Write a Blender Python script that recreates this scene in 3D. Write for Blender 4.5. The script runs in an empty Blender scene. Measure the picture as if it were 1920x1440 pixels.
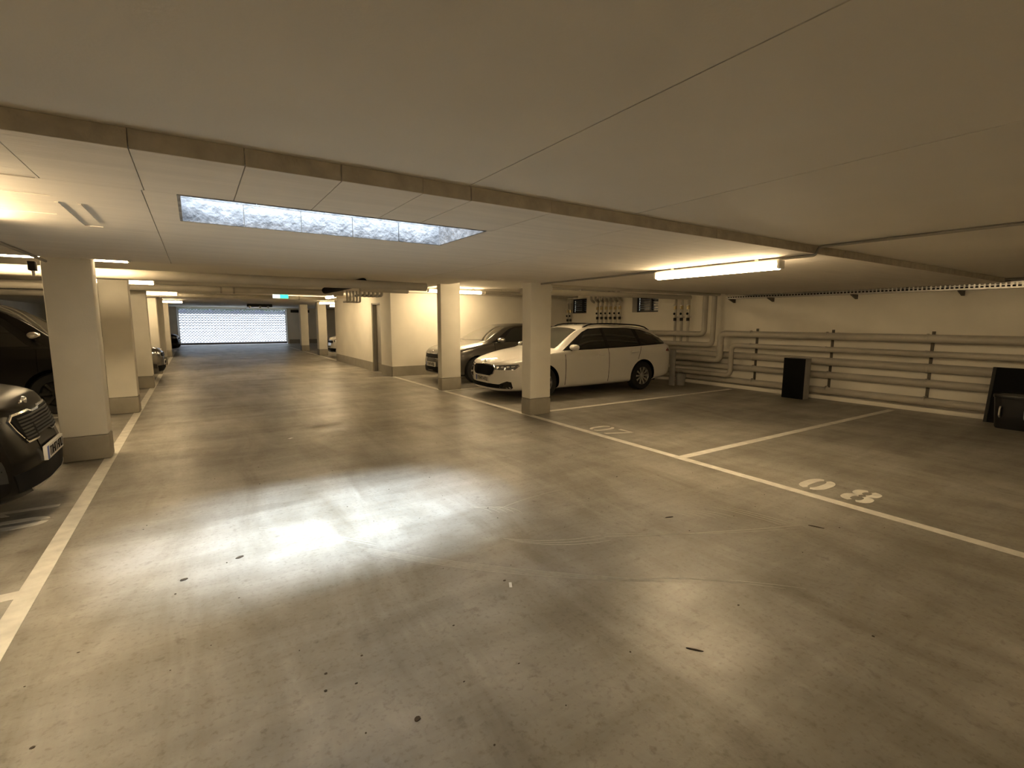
import bpy, bmesh, math, random
from mathutils import Vector, Matrix
from mathutils.bvhtree import BVHTree
random.seed(7)
PI = math.pi
SC = bpy.context.scene
COL = SC.collection

# ------------------------------------------------------------------ camera
cam_d = bpy.data.cameras.new('camera'); cam = bpy.data.objects.new('camera', cam_d); COL.objects.link(cam)
SC.camera = cam
cam_d.sensor_fit = 'HORIZONTAL'; cam_d.sensor_width = 36.0; cam_d.lens = 36.0*915/1920
cam_d.clip_start = 0.05; cam_d.clip_end = 300
H = 1.52
_p, _y, _r = math.radians(7.35), math.radians(32.9), math.radians(0.2)
_fw = Vector((math.sin(_y)*math.cos(_p), math.cos(_y)*math.cos(_p), -math.sin(_p)))
_rt = Vector((math.cos(_y), -math.sin(_y), 0)); _up = _rt.cross(_fw)
_rt2 = _rt*math.cos(_r)+_up*math.sin(_r); _up2 = _up*math.cos(_r)-_rt*math.sin(_r)
cam.matrix_world = Matrix(((_rt2.x, _up2.x, -_fw.x, 0), (_rt2.y, _up2.y, -_fw.y, 0), (_rt2.z, _up2.z, -_fw.z, H), (0, 0, 0, 1)))

# ------------------------------------------------------------------ world: overcast daylight
W = bpy.data.worlds.new('overcast_sky'); SC.world = W; W.use_nodes = True
_bg = W.node_tree.nodes['Background']; _bg.inputs['Color'].default_value = (0.86, 0.93, 1.0, 1); _bg.inputs['Strength'].default_value = 2.8
_sd = bpy.data.lights.new('hazy_sun', 'SUN'); _so = bpy.data.objects.new('hazy_sun', _sd); COL.objects.link(_so)
_sd.energy = 32.0; _sd.angle = math.radians(40); _sd.color = (0.78, 0.90, 1.0)
_so.rotation_euler = (math.radians(13), 0, 0); _so.location = (0, -5, 20)
LAMP_COL = (1.0, 0.748, 0.425, 1); LAMP_E = 62.0
SC.view_settings.view_transform = 'Standard'; SC.view_settings.look = 'None'
SC.view_settings.gamma = 1.0; SC.view_settings.use_curve_mapping = False
SC.view_settings.exposure = 0.3
SC.cycles.use_denoising = True
SC.cycles.max_bounces = 7; SC.cycles.diffuse_bounces = 5; SC.cycles.glossy_bounces = 3; SC.cycles.adaptive_threshold = 0.03
SC.cycles.sample_clamp_indirect = 6.0

# ------------------------------------------------------------------ materials
MATS = {}
def new_mat(name):
    m = bpy.data.materials.new(name); m.use_nodes = True
    MATS[name] = m
    return m, m.node_tree.nodes, m.node_tree.links, m.node_tree.nodes['Principled BSDF']
def mat(name, col, rough=0.6, metal=0.0, var=0.08, scale=6.0, bump=0.0, bscale=60.0, coat=0.0, spec=0.5, stretch=None):
    m, N, L, b = new_mat(name)
    tc = N.new('ShaderNodeTexCoord'); src = tc.outputs['Object']
    if stretch:
        mp = N.new('ShaderNodeMapping'); mp.inputs['Scale'].default_value = stretch; L.new(src, mp.inputs['Vector']); src = mp.outputs[0]
    n = N.new('ShaderNodeTexNoise'); n.inputs['Scale'].default_value = scale; n.inputs['Detail'].default_value = 3; L.new(src, n.inputs['Vector'])
    r = N.new('ShaderNodeValToRGB'); e = r.color_ramp.elements
    e[0].position = 0.3; e[1].position = 0.7
    e[0].color = tuple(c*(1-var) for c in col)+(1,); e[1].color = tuple(min(1, c*(1+var)) for c in col)+(1,)
    L.new(n.outputs['Fac'], r.inputs['Fac']); L.new(r.outputs['Color'], b.inputs['Base Color'])
    b.inputs['Roughness'].default_value = rough; b.inputs['Metallic'].default_value = metal
    b.inputs['Coat Weight'].default_value = coat; b.inputs['Coat Roughness'].default_value = 0.04
    b.inputs['Specular IOR Level'].default_value = spec
    if bump:
        n2 = N.new('ShaderNodeTexNoise'); n2.inputs['Scale'].default_value = bscale; n2.inputs['Detail'].default_value = 2.5; L.new(src, n2.inputs['Vector'])
        bp = N.new('ShaderNodeBump'); bp.inputs['Strength'].default_value = bump; bp.inputs['Distance'].default_value = 0.01
        L.new(n2.outputs['Fac'], bp.inputs['Height']); L.new(bp.outputs[0], b.inputs['Normal'])
    return m
def emit(name, col, strength):
    m, N, L, b = new_mat(name)
    b.inputs['Base Color'].default_value = col; b.inputs['Emission Color'].default_value = col; b.inputs['Emission Strength'].default_value = strength
    return m

def floor_material():
    m, N, L, b = new_mat('stained_concrete_floor')
    tc = N.new('ShaderNodeTexCoord'); src = tc.outputs['Object']
    def noise(scale, detail=6, st=None, rough=0.6, dist=0.0):
        v = src
        if st:
            mp = N.new('ShaderNodeMapping'); mp.inputs['Scale'].default_value = st[:3]; mp.inputs['Rotation'].default_value = (0, 0, st[3]); L.new(src, mp.inputs['Vector']); v = mp.outputs[0]
        n = N.new('ShaderNodeTexNoise'); n.inputs['Scale'].default_value = scale; n.inputs['Detail'].default_value = detail
        n.inputs['Roughness'].default_value = rough; n.inputs['Distortion'].default_value = dist; L.new(v, n.inputs['Vector']); return n.outputs['Fac']
    def ramp(f, p0, c0, p1, c1):
        r = N.new('ShaderNodeValToRGB'); e = r.color_ramp.elements; e[0].position = p0; e[1].position = p1
        e[0].color = c0+(1,) if len(c0) == 3 else c0; e[1].color = c1+(1,) if len(c1) == 3 else c1; L.new(f, r.inputs['Fac']); return r.outputs['Color']
    def mix(a, c, fac, mode='MIX'):
        x = N.new('ShaderNodeMix'); x.data_type = 'RGBA'; x.blend_type = mode
        if isinstance(fac, float): x.inputs['Factor'].default_value = fac
        else: L.new(fac, x.inputs['Factor'])
        L.new(a, x.inputs['A']); L.new(c, x.inputs['B']); return x.outputs['Result']
    base = ramp(noise(0.55, 5, None, 0.62, 0.5), 0.36, (0.27, 0.258, 0.23), 0.66, (0.45, 0.435, 0.395))
    streak = ramp(noise(2.4, 5, (1.0, 0.28, 1.0, -0.5), 0.65, 0.6), 0.33, (0.58, 0.55, 0.50), 0.62, (1.0, 1.0, 1.0))
    streak2 = ramp(noise(3.2, 5, (0.22, 1.2, 1.0, 0.35), 0.65, 0.4), 0.34, (0.70, 0.68, 0.64), 0.6, (1.0, 1.0, 1.0))
    speck = ramp(noise(38, 3), 0.30, (0.72, 0.70, 0.66), 0.46, (1.0, 1.0, 1.0))
    spots = ramp(noise(11, 4, None, 0.6), 0.26, (0.45, 0.42, 0.38), 0.40, (1.0, 1.0, 1.0))
    c = mix(base, streak, 0.85, 'MULTIPLY'); c = mix(c, streak2, 0.7, 'MULTIPLY'); c = mix(c, speck, 0.8, 'MULTIPLY'); c = mix(c, spots, 0.6, 'MULTIPLY')
    L.new(c, b.inputs['Base Color'])
    rr = ramp(noise(2.1, 4, (0.35, 1.0, 1.0, 0.2), 0.6, 0.3), 0.32, (0.32,)*3, 0.7, (0.50,)*3)
    L.new(rr, b.inputs['Roughness'])
    bp = N.new('ShaderNodeBump'); bp.inputs['Strength'].default_value = 0.16; bp.inputs['Distance'].default_value = 0.01
    L.new(noise(24, 4), bp.inputs['Height']); L.new(bp.outputs[0], b.inputs['Normal'])
    return m

M_floor = floor_material()
M_wall = mat('painted_wall', (0.82, 0.775, 0.68), 0.75, var=0.05, scale=1.6, bump=0.12, bscale=50)
M_pillar = mat('painted_pillar', (0.80, 0.76, 0.67), 0.7, var=0.04, scale=3, bump=0.1, bscale=70)
M_skirt = mat('grey_skirting_paint', (0.30, 0.275, 0.225), 0.65, var=0.08, scale=5, bump=0.15)
M_ceil = mat('painted_ceiling', (0.76, 0.71, 0.625), 0.8, var=0.035, scale=1.2, bump=0.08, bscale=90)
M_ceil_low = mat('board_marked_ceiling', (0.74, 0.685, 0.61), 0.8, var=0.05, scale=3.0, bump=0.35, bscale=16, stretch=(0.35, 5.0, 1.0))
M_step = mat('raw_concrete_edge', (0.40, 0.36, 0.29), 0.85, var=0.12, scale=14, bump=0.4, bscale=40)
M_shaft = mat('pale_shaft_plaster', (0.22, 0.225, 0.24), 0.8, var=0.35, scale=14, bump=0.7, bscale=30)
M_pipe = mat('pipe_insulation_grey', (0.46, 0.43, 0.37), 0.5, var=0.07, scale=4, bump=0.06, bscale=30)
M_pipe_d = mat('pipe_insulation_dark', (0.28, 0.26, 0.22), 0.55, var=0.08, scale=4)
M_steel = mat('galvanised_steel', (0.62, 0.60, 0.56), 0.35, metal=0.85, var=0.1, scale=20)
M_rail = mat('dark_steel_rail', (0.10, 0.085, 0.065), 0.5, metal=0.4, var=0.1)
M_line = mat('white_line_paint', (0.72, 0.70, 0.64), 0.6, var=0.14, scale=9, bump=0.1)
M_scuff = mat('pale_tyre_scuff', (0.43, 0.41, 0.36), 0.5, var=0.15, scale=30)
M_black = mat('matt_black', (0.004, 0.004, 0.004), 0.7, var=0.2, spec=0.12)
M_blackg = mat('gloss_black_plastic', (0.010, 0.010, 0.011), 0.22, var=0.2)
M_dark = mat('dark_plastic', (0.016, 0.015, 0.013), 0.55, var=0.2, spec=0.25)
M_grey = mat('grey_board_edge', (0.33, 0.32, 0.30), 0.6, var=0.08)
M_white_pl = mat('white_plastic', (0.75, 0.74, 0.70), 0.4, var=0.04)
M_door = mat('grey_steel_door', (0.34, 0.325, 0.29), 0.45, var=0.05)
M_frame_bl = mat('dark_window_frame', (0.03, 0.03, 0.035), 0.4, var=0.1)
M_slat = mat('blue_grey_slat', (0.42, 0.44, 0.55), 0.4, var=0.1)
M_gate = mat('gate_steel', (0.20, 0.20, 0.21), 0.45, metal=0.6, var=0.1)
M_gatew = mat('white_gate_rail', (0.72, 0.72, 0.72), 0.5, var=0.05)
M_ramp = mat('outdoor_paving', (0.56, 0.54, 0.53), 0.8, var=0.12, scale=2, bump=0.1)
M_outwall = mat('outdoor_render', (0.50, 0.53, 0.58), 0.85, var=0.15, scale=0.8)
M_leaf = mat('ivy_leaf', (0.07, 0.16, 0.035), 0.5, var=0.5, scale=5)
M_glow = emit('warm_tube_diffuser', LAMP_COL, LAMP_E)
M_glow2 = emit('dimmed_tube_diffuser', LAMP_COL, LAMP_E*.55)  # same diffuser, emission turned down so far pillars stay darker
M_exit_g = emit('exit_green', (0.03, 0.75, 0.42, 1), 2.2)
M_exit_w = emit('exit_white', (0.85, 1.0, 0.95, 1), 2.5)
M_paper = mat('white_paper', (0.8, 0.8, 0.8), 0.6, var=0.03)
M_debris = mat('brown_debris', (0.05, 0.035, 0.02), 0.8, var=0.3)
M_brass = mat('valve_brass', (0.45, 0.36, 0.2), 0.35, metal=0.8, var=0.1)
# cars
M_pw = mat('white_car_paint', (0.72, 0.70, 0.66), 0.35, var=0.01, coat=1.0)
M_pg = mat('dark_grey_car_paint', (0.075, 0.068, 0.058), 0.28, metal=0.5, var=0.05, coat=1.0)
M_pk = mat('black_car_paint', (0.006, 0.005, 0.004), 0.22, metal=0.0, var=0.05, coat=0.0, spec=0.08)
M_pv = mat('charcoal_van_paint', (0.014, 0.013, 0.012), 0.35, metal=0.0, var=0.05, coat=0.3, spec=0.15)
M_glass = mat('tinted_car_glass', (0.012, 0.013, 0.012), 0.05, var=0.1, coat=1.0)
M_wind = mat('windscreen_glass', (0.035, 0.037, 0.032), 0.05, var=0.1, coat=1.0)
M_tyre = mat('tyre_rubber', (0.012, 0.012, 0.012), 0.8, var=0.2)
M_alloy = mat('alloy_rim', (0.55, 0.54, 0.52), 0.3, metal=0.85, var=0.05)
M_chrome = mat('chrome_trim', (0.75, 0.74, 0.72), 0.15, metal=1.0, var=0.03)
M_lens = mat('headlamp_lens', (0.10, 0.10, 0.10), 0.08, var=0.3, scale=30, coat=1.0)
M_led = mat('headlamp_reflector', (0.8, 0.8, 0.78), 0.2, metal=0.6, var=0.05)
M_red = mat('red_tail_lens', (0.18, 0.01, 0.01), 0.15, var=0.1, coat=1.0)
M_plate = mat('number_plate_white', (0.62, 0.6, 0.55), 0.45, var=0.04)
M_blue = mat('plate_blue_band', (0.03, 0.08, 0.35), 0.4, var=0.05)

# ------------------------------------------------------------------ mesh helpers
def lin(a, b, t): return a+(b-a)*t
class MB:
    def __init__(s): s.v = []; s.f = []
    def box(s, x0, x1, y0, y1, z0, z1):
        n = len(s.v); s.v += [(x, y, z) for z in (z0, z1) for y in (y0, y1) for x in (x0, x1)]
        s.f += [tuple(n+i for i in q) for q in ((0, 2, 3, 1), (4, 5, 7, 6), (0, 1, 5, 4), (2, 6, 7, 3), (0, 4, 6, 2), (1, 3, 7, 5))]; return s
    def prism(s, poly, axis, a0, a1):
        """extrude a 2-D polygon along axis 0/1/2"""
        n = len(s.v); k = len(poly)
        def P(p, a):
            if axis == 2: return (p[0], p[1], a)
            if axis == 1: return (p[0], a, p[1])
            return (a, p[0], p[1])
        s.v += [P(p, a0) for p in poly]+[P(p, a1) for p in poly]
        s.f += [tuple(range(n, n+k)), tuple(range(n+2*k-1, n+k-1, -1))]
        s.f += [(n+i, n+k+i, n+k+(i+1) % k, n+(i+1) % k) for i in range(k)]; return s
    def tube(s, path, r, n=12, caps=True):
        path = [Vector(p) for p in path]; m = len(path); b0 = len(s.v); prev = None
        for i, p in enumerate(path):
            d = (path[min(i+1, m-1)]-path[max(i-1, 0)]).normalized()
            if prev is None:
                u = d.orthogonal().normalized()
                if abs(d.z) < 0.9: u = d.cross(Vector((0, 0, 1))).normalized()
            else:
                u = (prev-d*prev.dot(d)).normalized()
            prev = u; w = d.cross(u)
            rr = r[i] if isinstance(r, (list, tuple)) else r
            for k in range(n):
                a = 2*PI*k/n; s.v.append(tuple(p+u*(math.cos(a)*rr)+w*(math.sin(a)*rr)))
        for i in range(m-1):
            for k in range(n):
                a = b0+i*n+k; b = b0+i*n+(k+1) % n; s.f.append((a, b, b+n, a+n))
        if caps: s.f.append(tuple(b0+k for k in reversed(range(n)))); s.f.append(tuple(b0+(m-1)*n+k for k in range(n)))
        return s
    def lathe(s, prof, c, axis=2, n=24, caps=True):
        """prof: list of (r, h) round the axis through c"""
        b0 = len(s.v); c = Vector(c); m = len(prof)
        for (r, h) in prof:
            for k in range(n):
                a = 2*PI*k/n; x, y = math.cos(a)*r, math.sin(a)*r
                s.v.append(tuple(c+(Vector((x, y, h)) if axis == 2 else Vector((x, h, y)) if axis == 1 else Vector((h, x, y)))))
        for i in range(m-1):
            for k in range(n):
                a = b0+i*n+k; b = b0+i*n+(k+1) % n; s.f.append((a, b, b+n, a+n))
        if not caps: return s
        if prof[0][0] > 1e-5: s.f.append(tuple(b0+k for k in reversed(range(n))))
        if prof[-1][0] > 1e-5: s.f.append(tuple(b0+(m-1)*n+k for k in range(n)))
        return s
    def grid(s, rows, closed=False):
        b0 = len(s.v); n = len(rows[0])
        for r in rows: s.v += [tuple(p) for p in r]
        for i in range(len(rows)-1):
            for k in range(n if closed else n-1):
                a = b0+i*n+k; b = b0+i*n+(k+1) % n; s.f.append((a, b, b+n, a+n))
        return s
    def build(s, name, m, parent=None, smooth=False, bevel=0.0, local=False, ang=35, seg=2):
        off = Vector((0, 0, 0))
        if parent is not None and not local:
            q = parent
            while q is not None: off += q.location; q = q.parent
        me = bpy.data.meshes.new(name)
        me.from_pydata([(v[0]-off.x, v[1]-off.y, v[2]-off.z) for v in s.v], [], s.f)
        bm = bmesh.new(); bm.from_mesh(me)
        bmesh.ops.recalc_face_normals(bm, faces=bm.faces)
        if bevel:
            es = [e for e in bm.edges if len(e.link_faces) == 2 and e.calc_face_angle(0) > 0.5]
            bmesh.ops.bevel(bm, geom=es, offset=bevel, segments=seg, affect='EDGES', profile=0.5, clamp_overlap=True)
        bm.to_mesh(me); bm.free()
        if smooth or bevel:
            for p in me.polygons: p.use_smooth = True
            me.set_sharp_from_angle(angle=math.radians(ang))
        me.materials.append(m)
        o = bpy.data.objects.new(name, me); COL.objects.link(o)
        if parent is not None: o.parent = parent
        return o
def B(*a): return MB().box(*a)
def tag(o, label=None, cat=None, group=None, kind=None):
    if label: o['label'] = label
    if cat: o['category'] = cat
    if group: o['group'] = group
    if kind: o['kind'] = kind
    return o
def thing(name, label, cat, loc, rotz=0.0, group=None):
    o = bpy.data.objects.new(name, None); COL.objects.link(o); o.location = loc; o.rotation_euler = (0, 0, rotz); o.empty_display_size = 0.2
    return tag(o, label, cat, group)
def struct(name, mb, m, label=None, **k):
    o = mb.build(name, m, None, **k); tag(o, label, None, None, 'structure'); return o
def fillet(pts, r, n=5):
    pts = [Vector(p) for p in pts]; out = [pts[0]]
    for i in range(1, len(pts)-1):
        a, b, c = pts[i-1], pts[i], pts[i+1]
        d1 = (a-b).normalized(); d2 = (c-b).normalized()
        rr = min(r, (a-b).length*.49, (c-b).length*.49)
        p1, p2 = b+d1*rr, b+d2*rr
        for k in range(n+1):
            t = k/n; out.append(p1*(1-t)**2+b*(2*t*(1-t))+p2*t*t)
    out.append(pts[-1]); return out

# ------------------------------------------------------------------ levels
ZN, ZL, ZF, ZB, ZT = 2.19, 2.12, 2.30, 2.40, 2.60      # near slab, dropped slab, far slab, bay, top of slabs
Y1, Y2 = 2.28, 6.50                                     # dropped slab from / to
XL, XR, YB, YE = -6.5, 10.60, -6.5, 35.0
SX0, SX1, SY0, SY1 = -0.03, 1.69, 2.93, 3.68            # skylight opening

# ------------------------------------------------------------------ floor and ceiling
floor = struct('floor', B(XL-.2, XR+.2, YB-.2, YE+.3, -0.25, 0), M_floor, 'stained brown grey concrete garage floor')
ceil_near = struct('ceiling', B(XL-.2, XR+.2, YB-.2, Y1, ZN+.012, ZT), M_ceil, 'smooth painted ceiling slab over the foreground')
for a, b in ((XL, 1.197), (1.203, 2.367), (2.373, XR)):
    B(a, b, YB, Y1-.002, ZN, ZN+.0125).build('ceiling_panel', M_ceil, ceil_near)
low = MB(); zl = ZL+.014
low.box(XL-.2, SX0, Y1, Y2, zl, ZT); low.box(SX1, XR+.2, Y1, Y2, zl, ZT); low.box(SX0, SX1, Y1, SY0, zl, ZT); low.box(SX0, SX1, SY1, Y2, zl, ZT)
ceil_low = struct('ceiling', low, M_ceil_low, 'lower board-marked ceiling slab with the skylight opening')
cuts = [XL, -2.4, -1.35, -.515, -.155, .21, .58, .955, 1.214, 1.721, 2.426, 3.229, 4.023, 5.2, 6.6, 8.2, XR]
for a, b in zip(cuts[:-1], cuts[1:]):
    dz = random.uniform(0, .004); dy = random.uniform(0, .006)
    mb = MB(); mb.prism([(Y1-.012-dy, ZL-.0), (SY0, ZL), (SY0, zl+.002), (Y1-.001, zl+.002), (Y1-.001, ZN+.004), (Y1-.012-dy, ZN+.004)], 0, a+.002, b-.002)
    o = mb.build('edge_board', M_ceil_low, ceil_low)
    B(a+.002, b-.002, Y1-.016-dy, Y1-.0125-dy, ZL+.001, ZN-.001).build('edge_face', M_step, o)
for a, b, y0, y1 in ((XL, -.168, SY0+.002, Y2), (-.163, SX0, SY0+.002, SY1), (-.163, 2.7, SY1+.001, Y2), (SX1, 2.7, SY0+.002, SY1-.001), (2.705, XR, SY0+.002, Y2)):
    B(a, b, y0, y1, ZL, zl+.001).build('ceiling_panel', M_ceil_low, ceil_low)
# shallow timber-edged recess cast in the lower slab
mb = MB(); mb.box(-.56, -.545, 3.45, 4.2, ZL-.005, ZL+.001); mb.box(-.47, -.455, 3.45, 4.05, ZL-.005, ZL+.001); mb.box(-.56, -.455, 4.2, 4.215, ZL-.005, ZL+.001)
mb.build('formwork_rib', M_ceil_low, ceil_low)
for a, b, c, d in ((-1.35, -.53, 2.93, 2.936), (-1.35, -.55, 3.30, 3.306), (-1.35, -.62, 3.85, 3.855)):
    B(a, b, c, d, ZL-.004, ZL+.001).build('formwork_rib', M_ceil_low, ceil_low)
ceil_far = struct('ceiling', B(XL-.2, 4.65, Y2, YE+.3, ZF, ZT).box(4.65, XR+.2, 12.95, YE+.3, ZF, ZT), M_ceil, 'far ceiling slab over the driveway towards the gate')
ceil_bay = struct('ceiling', B(4.65, XR+.2, Y2, 12.95, ZB, ZT), M_ceil, 'raised ceiling over the bays with parked cars')
B(XL, XR, Y2, Y2+.012, ZL+.001, ZT-.2).build('edge_face', M_step, ceil_low)
# skylight lining, open to the sky
sk = MB(); t = .03
sky_root = thing('skylight_shaft', 'bright rectangular skylight opening with pale rough plaster lining', 'skylight', (.83, 3.3, ZL))
for i in range(5):
    a = lin(SX0, SX1, i/5); b = lin(SX0, SX1, (i+1)/5)
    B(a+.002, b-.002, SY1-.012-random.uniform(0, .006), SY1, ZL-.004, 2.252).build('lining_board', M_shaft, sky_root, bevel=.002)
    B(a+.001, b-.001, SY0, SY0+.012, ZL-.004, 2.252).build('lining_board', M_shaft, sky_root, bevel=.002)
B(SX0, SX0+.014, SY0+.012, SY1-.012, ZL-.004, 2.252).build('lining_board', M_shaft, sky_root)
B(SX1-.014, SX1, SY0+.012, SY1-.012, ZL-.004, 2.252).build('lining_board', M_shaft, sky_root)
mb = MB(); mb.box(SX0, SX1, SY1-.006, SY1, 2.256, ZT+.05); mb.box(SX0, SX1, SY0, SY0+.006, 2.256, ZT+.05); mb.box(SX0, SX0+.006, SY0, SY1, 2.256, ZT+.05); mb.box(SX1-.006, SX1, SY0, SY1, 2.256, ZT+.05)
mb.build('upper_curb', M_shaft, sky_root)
# unseen wall, added to block far-side sky from the skylight
struct('wall_sky_blocker', B(-9, 13, 5.2, 5.5, ZT, 9.0), M_outwall, 'unseen wall added above the garage roof to block sky')

# ------------------------------------------------------------------ walls
def holes_wall(x0, x1, y0, y1, z0, z1, axis, holes):
    """wall box with rectangular openings (a0,a1,z0,z1) along its long axis"""
    mb = MB(); hs = sorted(holes); cur = y0 if axis == 1 else x0; end = y1 if axis == 1 else x1
    def bx(a, b, c, d):
        if b-a < 1e-4 or d-c < 1e-4: return
        if axis == 1: mb.box(x0, x1, a, b, c, d)
        else: mb.box(a, b, y0, y1, c, d)
    for (a, b, c, d) in hs:
        bx(cur, a, z0, z1); bx(a, b, z0, c); bx(a, b, d, z1); cur = b
    bx(cur, end, z0, z1); return mb
WIN = [(9.10, 10.04, 1.78, 2.25), (12.00, 12.90, 1.78, 2.25)]
wall_r = struct('wall_right', holes_wall(XR, XR+.30, YB, YE, 0, ZT, 1, WIN), M_wall, 'cream painted wall behind the pipe runs')
wall_l = struct('wall_left', B(XL-.2, XL, YB, YE, 0, ZT), M_wall, 'cream painted wall at the back of the left bays')
wall_b = struct('wall_back', B(XL-.2, XR+.3, YB-.2, YB, 0, ZT), M_wall, 'cream wall behind the viewer')
wall_f = struct('wall_front', holes_wall(XL-.2, XR+.3, YE, YE+.3, 0, ZT, 0, [(-.83, 5.12, 0, 2.25)]), M_wall, 'end wall around the bright gate')
B(5.2, 10.6, YE-.006, YE+.001, 0, .27).build('skirting_band', M_skirt, wall_f)
B(5.35, 6.5, YE-.03, YE+.001, 2.02, 2.2).build('vent_grille', M_dark, wall_f)
B(XR-.22, XR, YB, YE, 0, .075).build('baseboard_right', M_wall, None, bevel=.008)
tag(bpy.data.objects['baseboard_right'], 'low painted concrete kerb under the wall pipes', None, None, 'structure')
# room block beyond the parked cars
DY0, DY1, DZ = 13.85, 14.65, 2.03
blk = struct('wall_block', holes_wall(4.47, 4.67, 12.95, 19.2, 0, ZF, 1, [(DY0, DY1, 0, DZ)]).box(4.67, XR, 12.95, 13.15, 0, ZF+.12).box(4.67, XR, 19.0, 19.2, 0, ZF), M_wall, 'lit cream walls of the storage block beside the driveway')
mb = MB(); mb.box(4.464, 4.471, 12.944, DY0, 0, .27); mb.box(4.464, 4.471, DY1, 19.2, 0, .27); mb.box(4.464, XR, 12.944, 12.951, 0, .27)
mb.build('skirting_band', M_skirt, blk)
B(4.66, XR, 12.72, 12.95, 2.28, ZB).build('wall_beam', M_ceil, blk)
door = struct('door_1', B(4.60, 4.64, DY0+.04, DY1-.04, 0.005, DZ-.04), M_door, 'plain grey steel door in the storage block', bevel=.004)
mb = MB(); mb.box(4.49, 4.66, DY0, DY0+.04, 0, DZ); mb.box(4.49, 4.66, DY1-.04, DY1, 0, DZ); mb.box(4.49, 4.66, DY0, DY1, DZ-.04, DZ)
mb.build('door_frame', M_door, door)
B(4.594, 4.601, DY0+.045, DY1-.045, .006, .27).build('kick_band', M_skirt, door)
mb = MB(); mb.tube(fillet([(4.60, 13.95, 1.03), (4.545, 13.95, 1.03), (4.545, 14.06, 1.03)], .02), .010, 8); mb.box(4.592, 4.601, 13.93, 13.97, .95, 1.1)
mb.build('door_handle', M_black, door)
# cellar windows in the right wall, each with a light well behind
for i, (a, b, c, d) in enumerate(WIN):
    mb = MB(); x = XR+.20
    mb.box(x, x+.05, a, a+.05, c, d); mb.box(x, x+.05, b-.05, b, c, d); mb.box(x, x+.05, a, b, c, c+.05); mb.box(x, x+.05, a, b, d-.05, d); m_ = (a+b)/2-.03; mb.box(x, x+.05, m_-.03, m_+.03, c, d)
    w = struct('window_%d' % (i+1), mb, M_frame_bl, ['small barred cellar window nearer the pipe risers', 'small dark cellar window beside the valve rack'][i])
    for k in range(6):
        z = c+.08+k*.063
        for (u0, u1) in ((a+.05, m_-.03), (m_+.03, b-.05)):
            MB().prism([(x+.07, z), (x+.082, z+.004), (x+.045, z+.034), (x+.035, z+.03)], 1, u0, u1).build('slat', M_slat, w)
    B(x+.052, x+.056, a+.05, b-.05, c+.05, d-.05).build('pane', M_glass, w)
    mb = MB(); X0, X1 = XR+.30, XR+.85
    mb.box(X1, X1+.1, a-.2, b+.2, 1.5, ZT); mb.box(X0, X1, a-.3, a-.2, 1.5, ZT); mb.box(X0, X1, b+.2, b+.3, 1.5, ZT); mb.box(X0, X1, a-.2, b+.2, 1.45, 1.5)
    mb.build('light_well', M_wall, w)

# ------------------------------------------------------------------ painted bay lines and numbers
def line(a, b, c, d): return B(a, b, c, d, -.001, .0022).build('parking_line', M_line, floor)
line(-.93, -.83, -6, 30); line(4.44, 4.54, -6, 12.9); line(4.44, 4.54, 19.3, 30)
for y in (.4, 3.46, 6.54, 9.72): line(4.54, 10.15, y-.05, y+.05)
for y in (-2.6, .55, 3.62, 6.95, 10.15, 13.8, 17.0): line(-6.2, -.93, y-.05, y+.05)
def digit_polys(ch, bold):
    """stencil digit in a 0.6 x 1 box, list of polygons"""
    t = .20 if bold else .13; out = []
    def ring(cx, cy, rx, ry, gap, th):
        for sgn in (-1, 1):
            o = []; i = []; N = 12
            for k in range(N+1):
                a = -PI/2+PI*k/N
                a0 = a*(1-gap); x = math.cos(a0); y = math.sin(a0)
                e = 0.75; X = math.copysign(abs(x)**e, x); Yy = math.copysign(abs(y)**e, y)
                o.append((cx+sgn*rx*X, cy+ry*Yy)); i.append((cx+sgn*max(rx-th, .02)*X, cy+(ry-th*.62)*Yy))
            for k in range(N): out.append([o[k], o[k+1], i[k+1], i[k]])
    if ch == '0': ring(.3, .5, .29, .5, .10, t)
    if ch == '8': ring(.3, .76, .26, .24, .12, t*.9); ring(.3, .27, .29, .27, .12, t*.9)
    if ch == '7': out.append([(.02, 1), (.6, 1), (.6, .88), (.02, .86)]); out.append([(.47, .84), (.6, .84), (.28, 0), (.14, 0)])
    if ch == '1': out.append([(.25, 0), (.40, 0), (.40, 1), (.25, 1)]); out.append([(.22, 1), (.22, .84), (.05, .72), (.05, .84)])
    return out
def number(txt, px, py, dirx, bold, hgt=.38, wid=.24, pitch=.32):
    """baseline start at px,py; up is +X*dirx, reading to -Y*dirx"""
    for j, ch in enumerate(txt):
        mb = MB()
        for poly in digit_polys(ch, bold):
            mb.prism([(px+dirx*q[1]*hgt, py-dirx*(j*pitch+q[0]/.6*wid)) for q in poly], 2, -.001, .0024)
        mb.build('bay_number_'+{'0': 'zero', '7': 'seven', '8': 'eight', '1': 'one'}[ch], M_line, floor)
number('08', 4.64, 2.29, 1, True, .40, .24, .37)
number('07', 4.62, 5.18, 1, False, .38, .25, .30)
number('01', -1.03, 4.81, -1, True, .38, .24, .33)
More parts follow.
